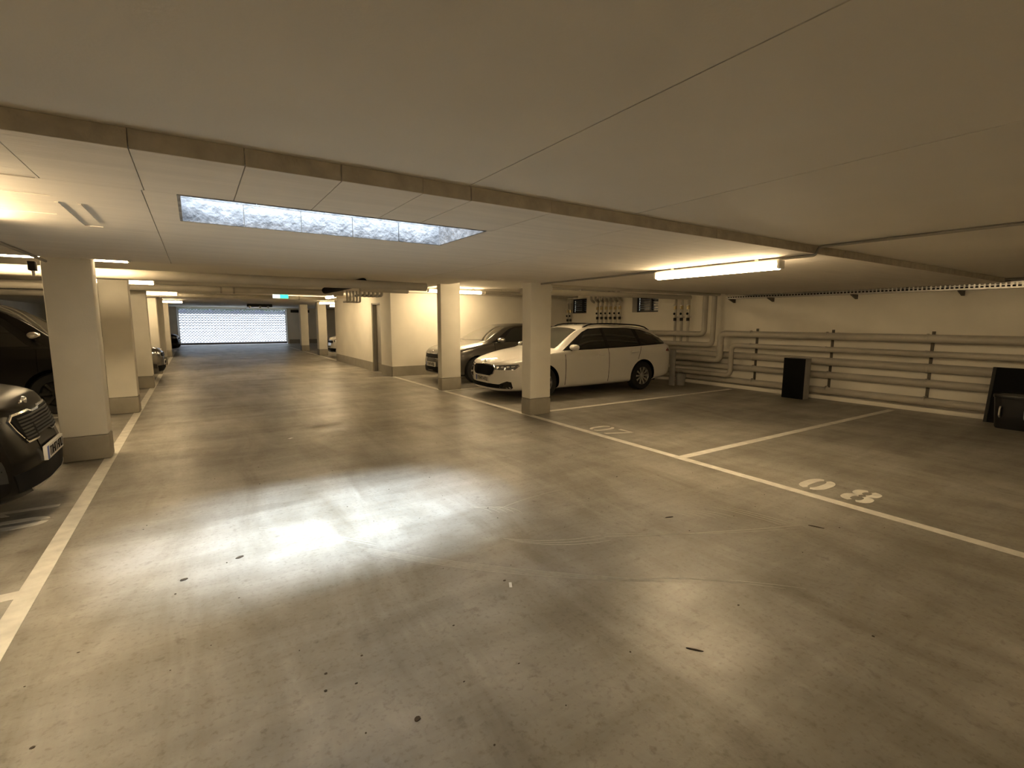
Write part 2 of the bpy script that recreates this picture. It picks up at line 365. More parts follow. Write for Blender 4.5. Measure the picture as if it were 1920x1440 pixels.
# pale tyre scuffs, each a thin worn arc
def scuff(p0, p1, bow, w, n=14):
    p0, p1 = Vector((*p0, 0)), Vector((*p1, 0)); d = p1-p0; nn = Vector((-d.y, d.x, 0)).normalized(); rows = []
    for k in range(n+1):
        t = k/n; c = p0+d*t+nn*(bow*4*t*(1-t)); ww = w*(.25+1.5*t*(1-t))
        rows.append([c-nn*ww/2+Vector((0, 0, .0012)), c+nn*ww/2+Vector((0, 0, .0012))])
    MB().grid(rows).build('tyre_scuff', M_scuff, floor)
for k in range(5):
    o = k*.035
    scuff((.83+o*.3, 3.20-o), (2.13+o*.4, 1.88-o*.5), -.05-.006*k, .012)
for k in range(2): scuff((.30, 3.9-k*.03), (.95, 3.18-k*.05), .03, .012)
for k in range(3): scuff((1.73+.02*k, 2.78-.04*k), (2.35, 2.45-.05*k), -.06, .014)
scuff((2.35, 2.42), (3.74, 1.77), -.03, .018); scuff((2.4, 2.45), (3.7, 1.74), -.05, .010)
for k in range(5): scuff((1.75+k*.05, 3.45-k*.03), (1.90+k*.05, 3.22-k*.03), .05, .012)
scuff((1.95, 3.25), (2.7, 3.35), .03, .012)
for k in range(5): scuff((3.05+k*.07, 2.55-k*.045), (3.18+k*.07, 2.28-k*.045), .03, .014)
for k in range(3): scuff((3.5+k*.05, 2.35-k*.03), (3.62+k*.05, 1.85-k*.03), .02, .016)
for k in range(2): scuff((2.2+k*.10, 1.85-k*.08), (2.75+k*.1, 1.35-k*.06), .03, .008)
mb = MB()
for k in range(80):
    x, y = random.uniform(-.7, 4.3), random.uniform(.6, 6.0); q = random.uniform(.003, .008) if k % 9 else random.uniform(.008, .014); a0 = random.uniform(0, 6); e = random.uniform(.35, 1)
    mb.prism([(x+q*math.cos(a0+t*1.05)*random.uniform(.6, 1), y+q*e*math.sin(a0+t*1.05)) for t in range(6)], 2, .0002, .002)
o = mb.build('floor_grit', M_debris, floor); o['kind'] = 'stuff'
# litter on the floor
def scrap(name, label, cat, x, y, l, w, rz, m, th=.004):
    c, s = math.cos(rz), math.sin(rz); pts = []
    for k in range(9):
        a = 2*PI*k/9; r = random.uniform(.75, 1.0); u, v = math.cos(a)*l/2*r, math.sin(a)*w/2*r
        pts.append((x+u*c-v*s, y+u*s+v*c))
    o = MB().prism(pts, 2, .0005, th).build(name, m); o.location = (0, 0, 0)
    return tag(o, label, cat)
o = B(-.008, .008, -.026, .026, 0, .002).build('paper_scrap', M_paper); o.location = (1.441, 2.236, .0005); o.rotation_euler = (0, 0, -.5); tag(o, 'small white paper strip lying in the middle of the floor', 'paper')
o = B(-.03, .03, -.02, .02, 0, .002).build('paper_scrap', M_paper); o.location = (.952, 6.754, .0005); o.rotation_euler = (0, 0, .6); tag(o, 'tiny pale paper scrap on the dark driveway floor', 'paper')
for x, y, l, w, rz, lb in ((.148, 3.457, .07, .035, .5, 'dark crumpled leaf on the bright skylight patch'), (-.151, 3.321, .06, .03, .2, 'dark leaf fragment at the left of the skylight patch'),
        (3.024, 2.399, .10, .02, -.3, 'short dark twig on the driveway near bay eight'), (3.806, 1.689, .13, .02, -1.2, 'longer dark twig close to the right bay line'),
        (.62, 1.62, .035, .03, .1, 'small dark crumb on the foreground floor'), (1.86, 1.30, .10, .012, -.9, 'thin dark twig on the foreground floor')):
    scrap('leaf_litter', lb, 'litter', x, y, l*.85, w*.85, rz, M_debris)

# ------------------------------------------------------------------ pillars
def pillar(x0, x1, y0, y1, zt, label):
    r = thing('pillar', label, 'pillar', ((x0+x1)/2, (y0+y1)/2, 0), 0, 'square painted garage pillars')
    B(x0, x1, y0, y1, .27, zt).build('shaft', M_pillar, r, bevel=.02)
    B(x0-.004, x1+.004, y0-.004, y1+.004, 0, .272).build('skirting_band', M_skirt, r, bevel=.02)
    return r
PL = pillar(-1.27, -.87, 6.82, 7.08, ZF, 'nearest left pillar, wide and shaded, beside the black car')
pillar(-1.23, -.85, 9.98, 10.24, ZF, 'second left pillar, strongly lit, with a painted foot line')
pillar(-1.21, -.85, 13.5, 13.76, ZF, 'third pillar of the left row, narrow')
pillar(-1.21, -.85, 16.9, 17.16, ZF, 'fourth pillar of the left row')
pillar(-1.21, -.85, 20.3, 20.56, ZF, 'fifth pillar of the left row')
pillar(-1.21, -.85, 24.6, 25.0, ZF, 'last slim lit pillar of the left row before the gate')
pillar(4.47, 4.88, 6.37, 6.62, ZB, 'near right pillar covering part of the white estate car')
pillar(4.46, 4.93, 9.72, 9.92, ZB, 'brightly lit right pillar in front of the dark grey car')
pillar(4.50, 4.86, 22.4, 22.8, ZF, 'distant right pillar next to the storage block')
pillar(4.44, 4.80, 26.2, 26.6, ZF, 'farthest right pillar near the gate')

# ------------------------------------------------------------------ tube lamps
def lamp(cx, cy, cz, axis, ln, ztop, label, m=None):
    r = thing('tube_lamp', label, 'lamp', (cx, cy, cz), 0, 'long tube lamps under the ceiling')
    h = ln/2
    def P(a, b, z): return (cx+a, cy+b, z) if axis == 0 else (cx+b, cy+a, z)
    prof = [(-.045, .012), (-.05, 0), (-.042, -.03), (-.02, -.045), (.02, -.045), (.042, -.03), (.05, 0), (.045, .012)]
    mb = MB()
    mb.prism([((cy if axis == 0 else cx)+p[0], cz+p[1]) for p in prof], 0 if axis == 0 else 1, (cx if axis == 0 else cy)-h, (cx if axis == 0 else cy)+h)
    mb.build('diffuser', m or M_glow, r, smooth=True)
    mb = MB(); a, b = P(-h-.01, -.032, 0), P(h+.01, .032, 0)
    mb.box(min(a[0], b[0]), max(a[0], b[0]), min(a[1], b[1]), max(a[1], b[1]), cz+.013, cz+.05); mb.build('housing', M_white_pl, r, bevel=.006)
    for s in (-1, 1):
        a, b = P(s*(h+.001), -.05, 0), P(s*(h+.028), .05, 0)
        MB().box(min(a[0], b[0]), max(a[0], b[0]), min(a[1], b[1]), max(a[1], b[1]), cz-.04, cz+.04).build('end_cap', M_white_pl, r, bevel=.01)
        a, b = P(s*h*.7-.02, -.02, 0), P(s*h*.7+.02, .02, 0)
        MB().box(min(a[0], b[0]), max(a[0], b[0]), min(a[1], b[1]), max(a[1], b[1]), cz+.048, max(ztop, cz+.05)).build('clip', M_steel, r)
    return r
lamp(4.62, 3.27, 2.052, 1, 1.42, ZL, 'lit tube lamp on the low ceiling above bays seven and eight')
lamp(-1.06, 3.45, 2.052, 1, 1.42, ZL, 'tube lamp on the low ceiling above the black car')
lamp(4.62, -2.6, 2.12, 1, 1.42, ZN, 'tube lamp behind the viewer on the right')
lamp(-1.32, -2.6, 2.12, 1, 1.42, ZN, 'tube lamp behind the viewer on the left')
lamp(-1.36, 7.62, 2.25, 0, 1.46, ZF, 'tube lamp half hidden behind the nearest left pillar')
lamp(-1.30, 11.42, 2.215, 0, 1.42, ZF, 'tube lamp between the second and third left pillars', M_glow2)
lamp(-1.05, 16.0, 2.215, 0, 1.42, ZF, 'tube lamp in the left row by the fourth pillar', M_glow2)
lamp(-1.05, 23.0, 2.215, 0, 1.42, ZF, 'farthest tube lamp in the left row', M_glow2)
lamp(5.95, 12.0, 2.30, 0, 1.54, ZB, 'bright tube lamp beside the lit right pillar over the grey car')
lamp(5.7, 8.3, 2.352, 0, 1.42, ZB, 'tube lamp in the raised ceiling above the white estate car')
lamp(4.95, 20.7, 2.215, 0, 1.42, ZF, 'tube lamp just past the storage block', M_glow2)
lamp(3.45, 15.2, 2.215, 1, 1.0, ZF, 'tube lamp over the steel door of the storage block')
lamp(3.1, 17.2, 2.25, 0, 1.42, ZF, 'tube lamp over the driveway behind the exit sign', M_glow2)
lamp(6.2, 24.5, 2.215, 0, 1.42, ZF, 'tube lamp over the far right bays', M_glow2)
# lamp conduits
def conduit(pts, r, label, m=None, fr=.03):
    o = MB().tube(fillet(pts, fr, 4), r, 8).build('cable_conduit', m or M_pipe_d, None, smooth=True)
    return tag(o, label, 'conduit')
conduit([(4.66, 6.36, ZL-.014), (4.66, 2.262, ZL-.014), (4.66, 2.24, ZN-.014), (4.70, -4.0, ZN-.014)], .012, 'thin cable conduit running along the ceiling past the right lamp')
conduit([(-1.22, 2.3, ZL-.014), (-1.22, 6.80, ZL-.014)], .014, 'thin cable conduit on the ceiling ending at the left pillar')
r = thing('junction_box', 'small dark junction box at the top of the nearest left pillar', 'junction box', (-1.30, 6.75, 2.03))
B(-1.34, -1.285, 6.70, 6.80, 2.0, 2.09).build('box_body', M_dark, r, bevel=.006)
MB().tube([(-1.31, 6.75, 2.0), (-1.31, 6.75, 1.95)], .012, 8).build('cable_gland', M_steel, r)
r = thing('junction_box', 'small pale junction box at the top of the near right pillar', 'junction box', (4.91, 6.5, 2.03))
B(4.882, 4.93, 6.42, 6.52, 2.0, 2.10).build('box_body', M_white_pl, r, bevel=.006)
MB().tube([(4.90, 6.45, 2.0), (4.90, 6.45, .4)], .010, 8).build('cable_drop', M_pillar, r)

# ------------------------------------------------------------------ pipes
def pipe(pts, r, label, m=None, fr=.13, cat='pipe', group=None, n=16, collars=(), hang=()):
    root = thing('insulated_pipe', label, cat, pts[0], 0, group)
    MB().tube(fillet(pts, fr, 6), r, n).build('pipe_run', m or M_pipe, root, smooth=True)
    for hp in hang:
        MB().tube([(hp[0], hp[1], hp[2]), (hp[0], hp[1], hp[3])], .008, 6).build('hanger_rod', M_steel, root)
    for c in collars:   # (point, direction axis)
        p = Vector(c[0]); d = Vector((0, 0, 0)); d[c[1]] = .02
        MB().tube([p-d, p+d], r*1.08, n).build('pipe_collar', M_pipe_d, root, smooth=True)
    return root
PX = XR-.105; PF = XR-.265; G = 'insulated pipes along the right wall'
YC = -4.5
pipe([(PF, YC, 1.262), (PF, 6.98, 1.245), (PF, 6.98, .625), (PF, 12.6, .625)], .070, 'topmost long pipe on the right wall, dropping beside the risers', group=G)
pipe([(PF, YC, .995), (PF, 6.69, .99), (PF, 6.69, .29), (PF, 12.6, .29)], .054, 'second thin pipe on the right wall, dropping near the bay corner', group=G)
pipe([(PX, YC, .735), (PX, 12.6, .755)], .077, 'third thick pipe from the top on the right wall', group=G)
pipe([(PX, YC, .495), (PX, 12.6, .465)], .069, 'fourth pipe on the right wall behind the black boxes', group=G)
pipe([(PX, YC, .195), (PX, 12.6, .145)], .068, 'lowest long pipe just above the floor kerb', group=G)
pipe([(PF, 7.44, ZB), (PF, 7.44, 1.225), (PF, 12.6, 1.225)], .064, 'left riser pipe turning level towards the valve rack', group=G)
pipe([(PF, 7.20, ZB), (PF, 7.20, .97), (PF, 12.6, .97)], .060, 'right riser pipe turning level behind the white car', group=G)
for k, (y, lb) in enumerate(((6.245, 'pipe support rail nearest the risers'), (4.69, 'middle pipe support rail above the black box'), (3.12, 'pipe support rail nearest the viewer'), (1.2, 'pipe support rail beyond the right edge of view'))):
    r = thing('pipe_support', lb, 'bracket', (XR-.02, y, .2), 0, 'wall rails holding the pipes')
    B(XR-.03, XR, y-.02, y+.02, .22, 1.37).build('rail', M_rail, r)
    for z, rr in ((1.26, .070), (.995, .054), (.735, .077), (.49, .069), (.19, .068)):
        px_ = PF if z > .9 else PX
        mb = MB(); mb.tube([(px_, y-.012, z), (px_, y+.012, z)], rr+.004, 16); mb.box(px_+rr-.01, XR-.01, y-.012, y+.012, z-.012, z+.012)
        mb.build('clamp', M_pipe, r, smooth=True)
# overhead pipes crossing the driveway
G = 'overhead pipes across the driveway'
pipe([(-6.3, 8.0, 2.08), (3.4, 8.0, 2.095)], .068, 'nearest overhead pipe crossing the driveway', group=G)
pipe([(-6.3, 12.8, 2.175), (3.2, 12.8, 2.205)], .070, 'second overhead pipe crossing the driveway', group=G, collars=(((.55, 12.8, 2.19), 0), ((.8, 12.8, 2.19), 0)))
pipe([(-6.3, 16.6, 2.19), (3.95, 16.6, 2.215)], .060, 'third overhead pipe with a lit right half', group=G, collars=(((2.8, 16.6, 2.21), 0),))
pipe([(-6.3, 13.2, 2.04), (-1.4, 13.2, 2.04)], .06, 'lower left pipe behind the charcoal van', group=G)
pipe([(-6.3, 9.6, 2.0), (-1.28, 9.6, 2.0)], .05, 'thin left pipe under the nearest overhead pipe', group=G)
pipe([(2.665, 9.18, 2.222), (2.665, 12.3, 2.222)], .075, 'short overhead pipe pointing at the viewer with a black end', m=M_black, group=G)
pipe([(2.75, 9.7, 2.15), (3.72, 9.7, 2.145)], .075, 'overhead pipe stub ending short of the lit right pillar', group=G)
pipe([(-6.3, 6.68, 2.225), (3.4, 6.68, 2.215)], .035, 'slim overhead pipe tucked behind the dropped ceiling edge', group=G)
pipe([(4.93, 7.00, 2.155), (10.2, 7.00, 2.155)], .05, 'upper pipe running to the right wall behind the near pillar', group=G, hang=((6.5, 7.0, 2.15, ZB), (9, 7.0, 2.15, ZB)))
pipe([(4.93, 7.32, 2.05), (9.6, 7.32, 2.07)], .05, 'lower pipe running to the right wall behind the near pillar', group=G, hang=((6.3, 7.32, 2.05, ZB), (9.2, 7.32, 2.05, ZB)))
pipe([(6.85, 12.0, 2.30), (10.2, 12.0, 2.30)], .05, 'pale pipe continuing from the lamp above the grey car', group=G, hang=((7.4, 12.0, 2.3, ZB), (9.2, 12.0, 2.3, ZB)))
for k, (x, y, n_, lb) in enumerate(((3.1, 9.85, 6, 'bundle of short vertical pipes above the driveway near the black pipe end'), (3.75, 13.4, 5, 'bundle of short curved pipes at the storage block corner'))):
    r = thing('pipe_bundle', lb, 'pipes', (x, y, 2.0))
    for j in range(n_):
        xx = x-.30+j*.085
        MB().tube(fillet([(xx, y, ZF), (xx, y, 2.02), (xx, y+.35, 2.02)], .06), .026, 10).build('short_pipe', M_pipe, r, smooth=True)
# valve racks on the right wall
def valves(y0, n, pitch, zt, zb, zw, label, hood):
    r = thing('valve_rack', label, 'valve rack', (XR-.1, y0+n*pitch/2, zb), 0, 'heating valve racks on the right wall')
    for j in range(n):
        y = y0+j*pitch; x = XR-.09
        p = MB().tube([(x, y, zb), (x, y, zt)], .030, 12).build('riser', M_pipe, r, smooth=True)
        for (z, rr, hh) in ((zw, .042, .05), (zw-.30, .040, .04)):
            MB().tube([(x-.02, y, z-hh), (x-.02, y, z+hh)], [.03, rr] if False else rr, 10).build('valve_body', M_brass if z == zw else M_dark, p, smooth=True)
        B(x, XR-.001, y-.012, y+.012, 1.62, 1.65).build('wall_clip', M_steel, p)
        MB().lathe([(.0, -.07), (.018, -.065), (.024, -.04), (.024, -.02), (.01, 0)], (x-.03, y, zw+.05), 0, 12).build('valve_knob', M_white_pl, p, smooth=True)
        MB().lathe([(.0, -.05), (.03, -.045), (.03, -.03), (.008, -.02), (.008, 0)], (x-.03, y-.01, zw-.16), 0, 12).build('hand_wheel', M_black, p, smooth=True)
    if hood:
        for j in range(7):
            y = y0-.12+j*pitch*1.02
            MB().tube(fillet([(XR-.30, y, ZB), (XR-.30, y, zt-.05), (XR-.12, y+.05, zt-.12)], .05), .036, 10).build('feed_pipe', M_pipe, r, smooth=True)
    return r
valves(8.04, 3, .20, 2.16, 1.0, 1.88, 'three-riser valve rack with pale knobs near the pipe corner', False)
valves(10.42, 6, .19, 2.22, 1.0, 1.92, 'wide valve rack with many risers between the two cellar windows', True)
valves(13.0-.34, 2, .15, 2.1, 1.0, 1.85, 'narrow dark valve rack in the far corner by the pillar', False)
# perforated cable tray high on the right wall
r = thing('cable_tray', 'long perforated steel cable tray high on the right wall', 'cable tray', (XR-.2, 3, 2.05))
tx0, tx1, tz0, tz1 = XR-.26, XR-.001, 2.04, 2.14
B(tx0+.002, tx1, -5.5, 6.92, tz0, tz0+.003).build('tray_bottom', M_steel, r)
mb = MB(); y = -5.5
mb.box(tx0, tx0+.002, -5.5, 6.92, tz0, tz0+.022); mb.box(tx0, tx0+.002, -5.5, 6.92, tz1-.022, tz1)
while y < 6.9:
    mb.box(tx0, tx0+.002, y, y+.022, tz0+.022, tz1-.022); y += .06
mb.build('perforated_side', M_steel, r)
B(tx1-.002, tx1, -5.5, 6.92, tz0, tz1).build('tray_back', M_steel, r)
for y in (6.85, 5.94, 4.34, 2.80, 1.2):
    MB().prism([(XR, tz0), (XR, tz0-.085), (XR-.03, tz0-.085), (tx0+.02, tz0-.012), (tx0+.02, tz0)], 1, y-.018, y+.018).build('bracket', M_rail, r)
for k, (x, z) in enumerate(((XR-.20, 2.075), (XR-.15, 2.078), (XR-.09, 2.075))):
    MB().tube([(x, -5.4, z), (x, 6.9, z)], .014, 8).build('cable', M_dark, r, smooth=True)
conduit([(XR-.30, -5.0, 2.165), (XR-.30, 6.9, 2.165)], .018, 'dark conduit above the cable tray on the right wall')

# ------------------------------------------------------------------ things by the right wall
r = thing('storage_box', 'upright black-fronted box with pale grey sides against the pipes', 'box', (10.1, 5.06, 0))
B(9.965, 10.18, 4.86, 5.28, 0, .81).build('box_body', M_grey, r, bevel=.008)
B(9.955, 9.966, 4.862, 5.278, .004, .806).build('front_panel', M_black, r, bevel=.003)
r = thing('leaning_board', 'large black board standing against the pipes at the right edge', 'board', (10.2, 1.8, 0))
MB().prism([(10.17, 0), (10.20, 0), (10.38, .84), (10.35, .84)], 1, 1.2, 2.27).build('board_sheet', M_black, r)
MB().prism([(10.162, .0), (10.172, .0), (10.352, .84), (10.342, .84)], 1, 2.235, 2.275).build('board_edge', M_dark, r)
r = thing('plastic_bin', 'glossy black plastic bin in front of the black board at the right edge', 'bin', (9.86, 1.84, 0))
def rr_rows(cx, cy, prof, n=24):
    rows = []
    for (hx, hy, z) in prof:
        row = []
        for k in range(n):
            a = 2*PI*k/n; c, s = math.cos(a), math.sin(a); e = .45
            row.append((cx+math.copysign(abs(c)**e, c)*hx, cy+math.copysign(abs(s)**e, s)*hy, z))
        rows.append(row)
    return rows
mb = MB(); mb.grid(rr_rows(9.88, 1.84, [(.001, .001, 0), (.17, .22, 0), (.18, .23, .02), (.20, .26, .44), (.21, .27, .45), (.21, .27, .47), (.19, .25, .47), (.17, .22, .05), (.001, .001, .05)]), True)
mb.build('bin_body', M_blackg, r, smooth=True)
mb = MB(); mb.grid(rr_rows(9.88, 1.84, [(.001, .001, .52), (.15, .2, .515), (.21, .27, .49), (.215, .275, .472), (.2, .26, .471)]), True); mb.build('bin_lid', M_blackg, r, smooth=True)
for yy in (1.74, 2.0):
    MB().tube(fillet([(9.685, yy, .32), (9.655, yy, .30), (9.655, yy, .20), (9.69, yy, .17)], .02), .012, 8).build('latch', M_steel, r, smooth=True)
r = thing('storage_board', 'narrow grey board standing behind the white estate car', 'board', (9.545, 7.69, 0))
B(9.52, 9.57, 7.62, 7.76, 0, .86).build('panel_sheet', M_grey, r, bevel=.006)
r = thing('storage_bucket', 'small pale bucket on the floor by the grey board', 'bucket', (9.78, 7.62, 0))
MB().lathe([(.0, 0), (.09, 0), (.12, .26), (.126, .27), (.115, .27), (.085, .02), (0, .02)], (9.78, 7.62, 0), 2, 20).build('bucket_body', M_grey, r, smooth=True)
MB().tube([(9.78-.118+.236*k/8, 7.62, .26+.10*math.sin(PI*k/8)) for k in range(9)], .005, 6).build('bucket_handle', M_steel, r, smooth=True)

# ------------------------------------------------------------------ exit sign, gate and outdoors
r = thing('exit_sign', 'small lit green and white emergency exit sign over the driveway', 'sign', (2.2, 16.2, 2.18))
B(2.00, 2.44, 16.17, 16.25, 2.165, 2.285).build('sign_box', M_white_pl, r, bevel=.006)
B(2.01, 2.20, 16.164, 16.171, 2.175, 2.275).build('white_field', M_exit_w, r)
B(2.202, 2.43, 16.164, 16.171, 2.175, 2.275).build('green_field', M_exit_g, r)
B(2.20, 2.24, 16.19, 16.23, 2.284, ZF).build('hanger', M_dark, r)
r = thing('gate_motor', 'gate drive unit with shiny fittings hung below the ceiling', 'motor', (2.9, 27, 2.1))
B(2.2, 3.3, 26.9, 27.1, 2.16, 2.3).build('drive_housing', M_dark, r, bevel=.02)
B(2.72, 2.80, 27.1, 34.7, 2.22, 2.27).build('drive_rail', M_gate, r)
for x in (2.3, 2.75, 3.1): MB().lathe([(0, -.03), (.06, -.02), (.06, .02), (0, .03)], (x, 26.88, 2.15), 1, 14).build('fitting', M_chrome, r, smooth=True)
gx0, gx1, gy, gz1 = -.80, 5.08, 35.06, 2.24
g = thing('garage_gate', 'wide closed mesh garage gate with daylight behind', 'gate', ((gx0+gx1)/2, gy, 0))
B(gx0, gx1, gy-.03, gy+.03, .02, .15).build('bottom_bar', M_gate, g, bevel=.005)
B(gx0, gx1, gy-.03, gy+.03, gz1-.06, gz1).build('top_bar', M_gatew, g)
for x in (gx0, gx1-.06): B(x, x+.06, gy-.03, gy+.03, .02, gz1).build('side_post', M_gatew, g)
mb = MB(); step = .16; w_ = .011; z0_, z1_ = .15, gz1-.06; hh = z1_-z0_; n_ = int((gx1-gx0+hh)/step)+1
for s in (1, -1):
    for k in range(n_):
        xa = gx0-hh+k*step if s == 1 else gx0+k*step
        xa0, xb0 = (xa, xa+hh) if s == 1 else (xa, xa-hh)
        t0, t1 = 0.0, 1.0
        lo, hi = gx0+.05, gx1-.05
        d = xb0-xa0
        ta, tb = (lo-xa0)/d, (hi-xa0)/d
        t0, t1 = max(0, min(ta, tb)), min(1, max(ta, tb))
        if t1-t0 < .02: continue
        p = Vector((xa0+d*t0, gy+s*.004, z0_+hh*t0)); q = Vector((xa0+d*t1, gy+s*.004, z0_+hh*t1))
        mb.tube([p, q], w_, 4)
o = mb.build('mesh_infill', M_gate, g); o['kind'] = 'stuff'
for x in (gx0-.05, gx1+.005):
    B(x, x+.045, gy-.14, gy-.04, 0, 2.25).build('guide_rail', M_gatew, g)
struct('floor_ramp', MB().prism([(YE+.3, -.25), (70, -.25), (70, 2.2), (58, 2.2), (38, 0), (YE+.3, 0)], 0, -3, 9), M_ramp, 'pale daylit ramp outside the gate')
struct('wall_ramp', B(-3.3, -3, YE+.3, 70, -.2, 2.6).box(9, 9.3, YE+.3, 70, -.2, 2.6), M_outwall, 'pale retaining walls along the ramp')
mb = MB(); y = 36.4  # unseen slats, added to hold down the daylight on the ramp
while y < 64: mb.box(-3.3, 9.3, y, y+1.66, 3.0, 3.12); y += 2.0
struct('ceiling_ramp_blocker', mb, M_outwall, 'unseen slatted roof added to dim the ramp outside the gate')
hs = struct('wall_ramp_end', B(-3.3, 9.3, 64, 64.3, 1.5, 3.12), M_outwall, 'pale wall at the top of the ramp')
for x in (-1.5, 1.0, 3.5, 6.0): B(x, x+.9, 63.95, 64.01, 2.3, 3.0).build('wall_panel', M_slat, hs)
iv = MB()
for k in range(1500):
    x = random.uniform(-.9, 5.2); z = 2.30-abs(random.gauss(0, .07)); y = YE+.34+random.uniform(0, .14); sz = random.uniform(.025, .05)
    a = random.uniform(0, 2*PI); e = random.uniform(-.6, .6); n = len(iv.v)
    u = Vector((math.cos(a), math.sin(e)*.5, math.sin(a))).normalized(); v = Vector((-math.sin(a), math.cos(e)*.5, math.cos(a))).normalized()
    c = Vector((x, y, z)); iv.v += [tuple(c+u*sz), tuple(c+v*sz*.6), tuple(c-u*sz), tuple(c-v*sz*.6)]; iv.f.append((n, n+1, n+2, n+3))
o = iv.build('hanging_ivy', M_leaf); tag(o, 'fringe of green leaves hanging over the gate opening', 'ivy', None, 'stuff')

# ------------------------------------------------------------------ cars
def ci(x, pts):
    """smooth (monotone-ish hermite) interpolation through control points"""
    if x <= pts[0][0]: return pts[0][1]
    if x >= pts[-1][0]: return pts[-1][1]
    n = len(pts)
    for i in range(n-1):
        if pts[i][0] <= x <= pts[i+1][0]: break
    def sl(j): return (pts[j+1][1]-pts[j][1])/(pts[j+1][0]-pts[j][0])
    def tan(j):
        if j == 0: return sl(0)
        if j == n-1: return sl(n-2)
        a, b = sl(j-1), sl(j)
        return 0 if a*b <= 0 else 2*a*b/(a+b)
    h = pts[i+1][0]-pts[i][0]; t = (x-pts[i][0])/h
    return (2*t**3-3*t*t+1)*pts[i][1]+(t**3-2*t*t+t)*h*tan(i)+(-2*t**3+3*t*t)*pts[i+1][1]+(t**3-t*t)*h*tan(i+1)
def section(S, s):
    L, Wd = S['L'], S['W']/2
    nf, nr = S.get('nf', .7), S.get('nr', .5)
    ws = Wd
    if s < nf: ws = Wd*max(0, 1-(1-s/nf)**S.get('ne', 2.6))**(1/S.get('ne', 2.6))
    if L-s < nr: ws = min(ws, Wd*max(0, 1-(1-(L-s)/nr)**3)**(1/3))
    ws = max(ws, .25)
    zt, zs, zb = ci(s, S['zt']), ci(s, S['zs']), ci(s, S['zb'])
    wr = min(ci(s, S['wr']), ws*.93)
    zr = max(zs+.012, zt-ci(s, S['dz']))
    zt = max(zt, zr+.012)
    P = [(0, zb), (ws*.55, zb), (ws*.86, zb+.005), (ws*.965, zb+.07), (ws*.995, zb+.40*(zs-zb)), (ws, zb+.62*(zs-zb)), (ws*.99, zb+.84*(zs-zb)), (ws*.955, zs),
         (lin(ws*.955, wr, .5)+.012, lin(zs, zr, .5)), (wr, zr), (wr*.93, lin(zr, zt, .42)), (wr*.6, lin(zr, zt, .82)), (wr*.25, lin(zr, zt, .98)), (0, zt)]
    out = []
    for i in range(len(P)-1):
        p0, p1, p2, p3 = P[max(i-1, 0)], P[i], P[i+1], P[min(i+2, len(P)-1)]
        for k in range(3):
            t = k/3.0
            def cr(a, b, c, d): return .5*(2*b+(c-a)*t+(2*a-5*b+4*c-d)*t*t+(3*b-a-3*c+d)*t**3)*1.0
            q = (cr(p0[0], p1[0], p2[0], p3[0]), cr(p0[1], p1[1], p2[1], p3[1])); l_ = (lin(p1[0], p2[0], t), lin(p1[1], p2[1], t))
            out.append((max(0, lin(l_[0], q[0], .6)), lin(l_[1], q[1], .6)))
    out.append(P[-1]); return out
def temp_obj(mb, m):
    me = bpy.data.meshes.new('tmp'); me.from_pydata(mb.v, [], mb.f)
    bm = bmesh.new(); bm.from_mesh(me); bmesh.ops.remove_doubles(bm, verts=bm.verts, dist=1e-5); bmesh.ops.recalc_face_normals(bm, faces=bm.faces); bm.to_mesh(me); bm.free()
    me.materials.append(m); o = bpy.data.objects.new('tmp', me); COL.objects.link(o); return o
def car_body_mesh(S, paint):
    L = S['L']; st = []
    for k in range(13): st.append(.75*(k/12)**2.0)
    k = .85
    while k < L-.55: st.append(k); k += .06
    for k in range(12, -1, -1): st.append(L-.5*(k/12)**1.8)
    rows = []
    for s in st:
        h = section(S, s); k_ = S.get('rake', .15)*max(0, 1-s/.9)
        rows.append([(s+k_*max(0, z-.5), y, z) for (y, z) in h]+[(s+k_*max(0, z-.5), -y, z) for (y, z) in reversed(h[1:-1])])
    mb = MB(); mb.grid(rows, True); n = len(rows[0])
    mb.f.append(tuple(range(n-1, -1, -1))); b = len(mb.v)-n; mb.f.append(tuple(range(b, b+n)))
    body = temp_obj(mb, paint)
    cut = MB()
    for wx in S['wheels']:
        for sg in (-1, 1):
            w0, w1 = S['W']/2-.27, S['W']/2+.3
            cut.lathe([(S['ar'], min(sg*w0, sg*w1)), (S['ar'], max(sg*w0, sg*w1))], (wx, 0, S['wz']), 1, 40)
    co = temp_obj(cut, M_black)
    md = body.modifiers.new('b', 'BOOLEAN'); md.object = co; md.operation = 'DIFFERENCE'; md.solver = 'EXACT'
    try: md.material_mode = 'TRANSFER'
    except Exception: pass
    dg = bpy.context.evaluated_depsgraph_get(); me = bpy.data.meshes.new_from_object(body.evaluated_get(dg))
    if len(me.polygons) < 200: me = body.data.copy()
    for o in (body, co): bpy.data.objects.remove(o, do_unlink=True)
    for p in me.polygons: p.use_smooth = True
    me.set_sharp_from_angle(angle=math.radians(38))
    return me
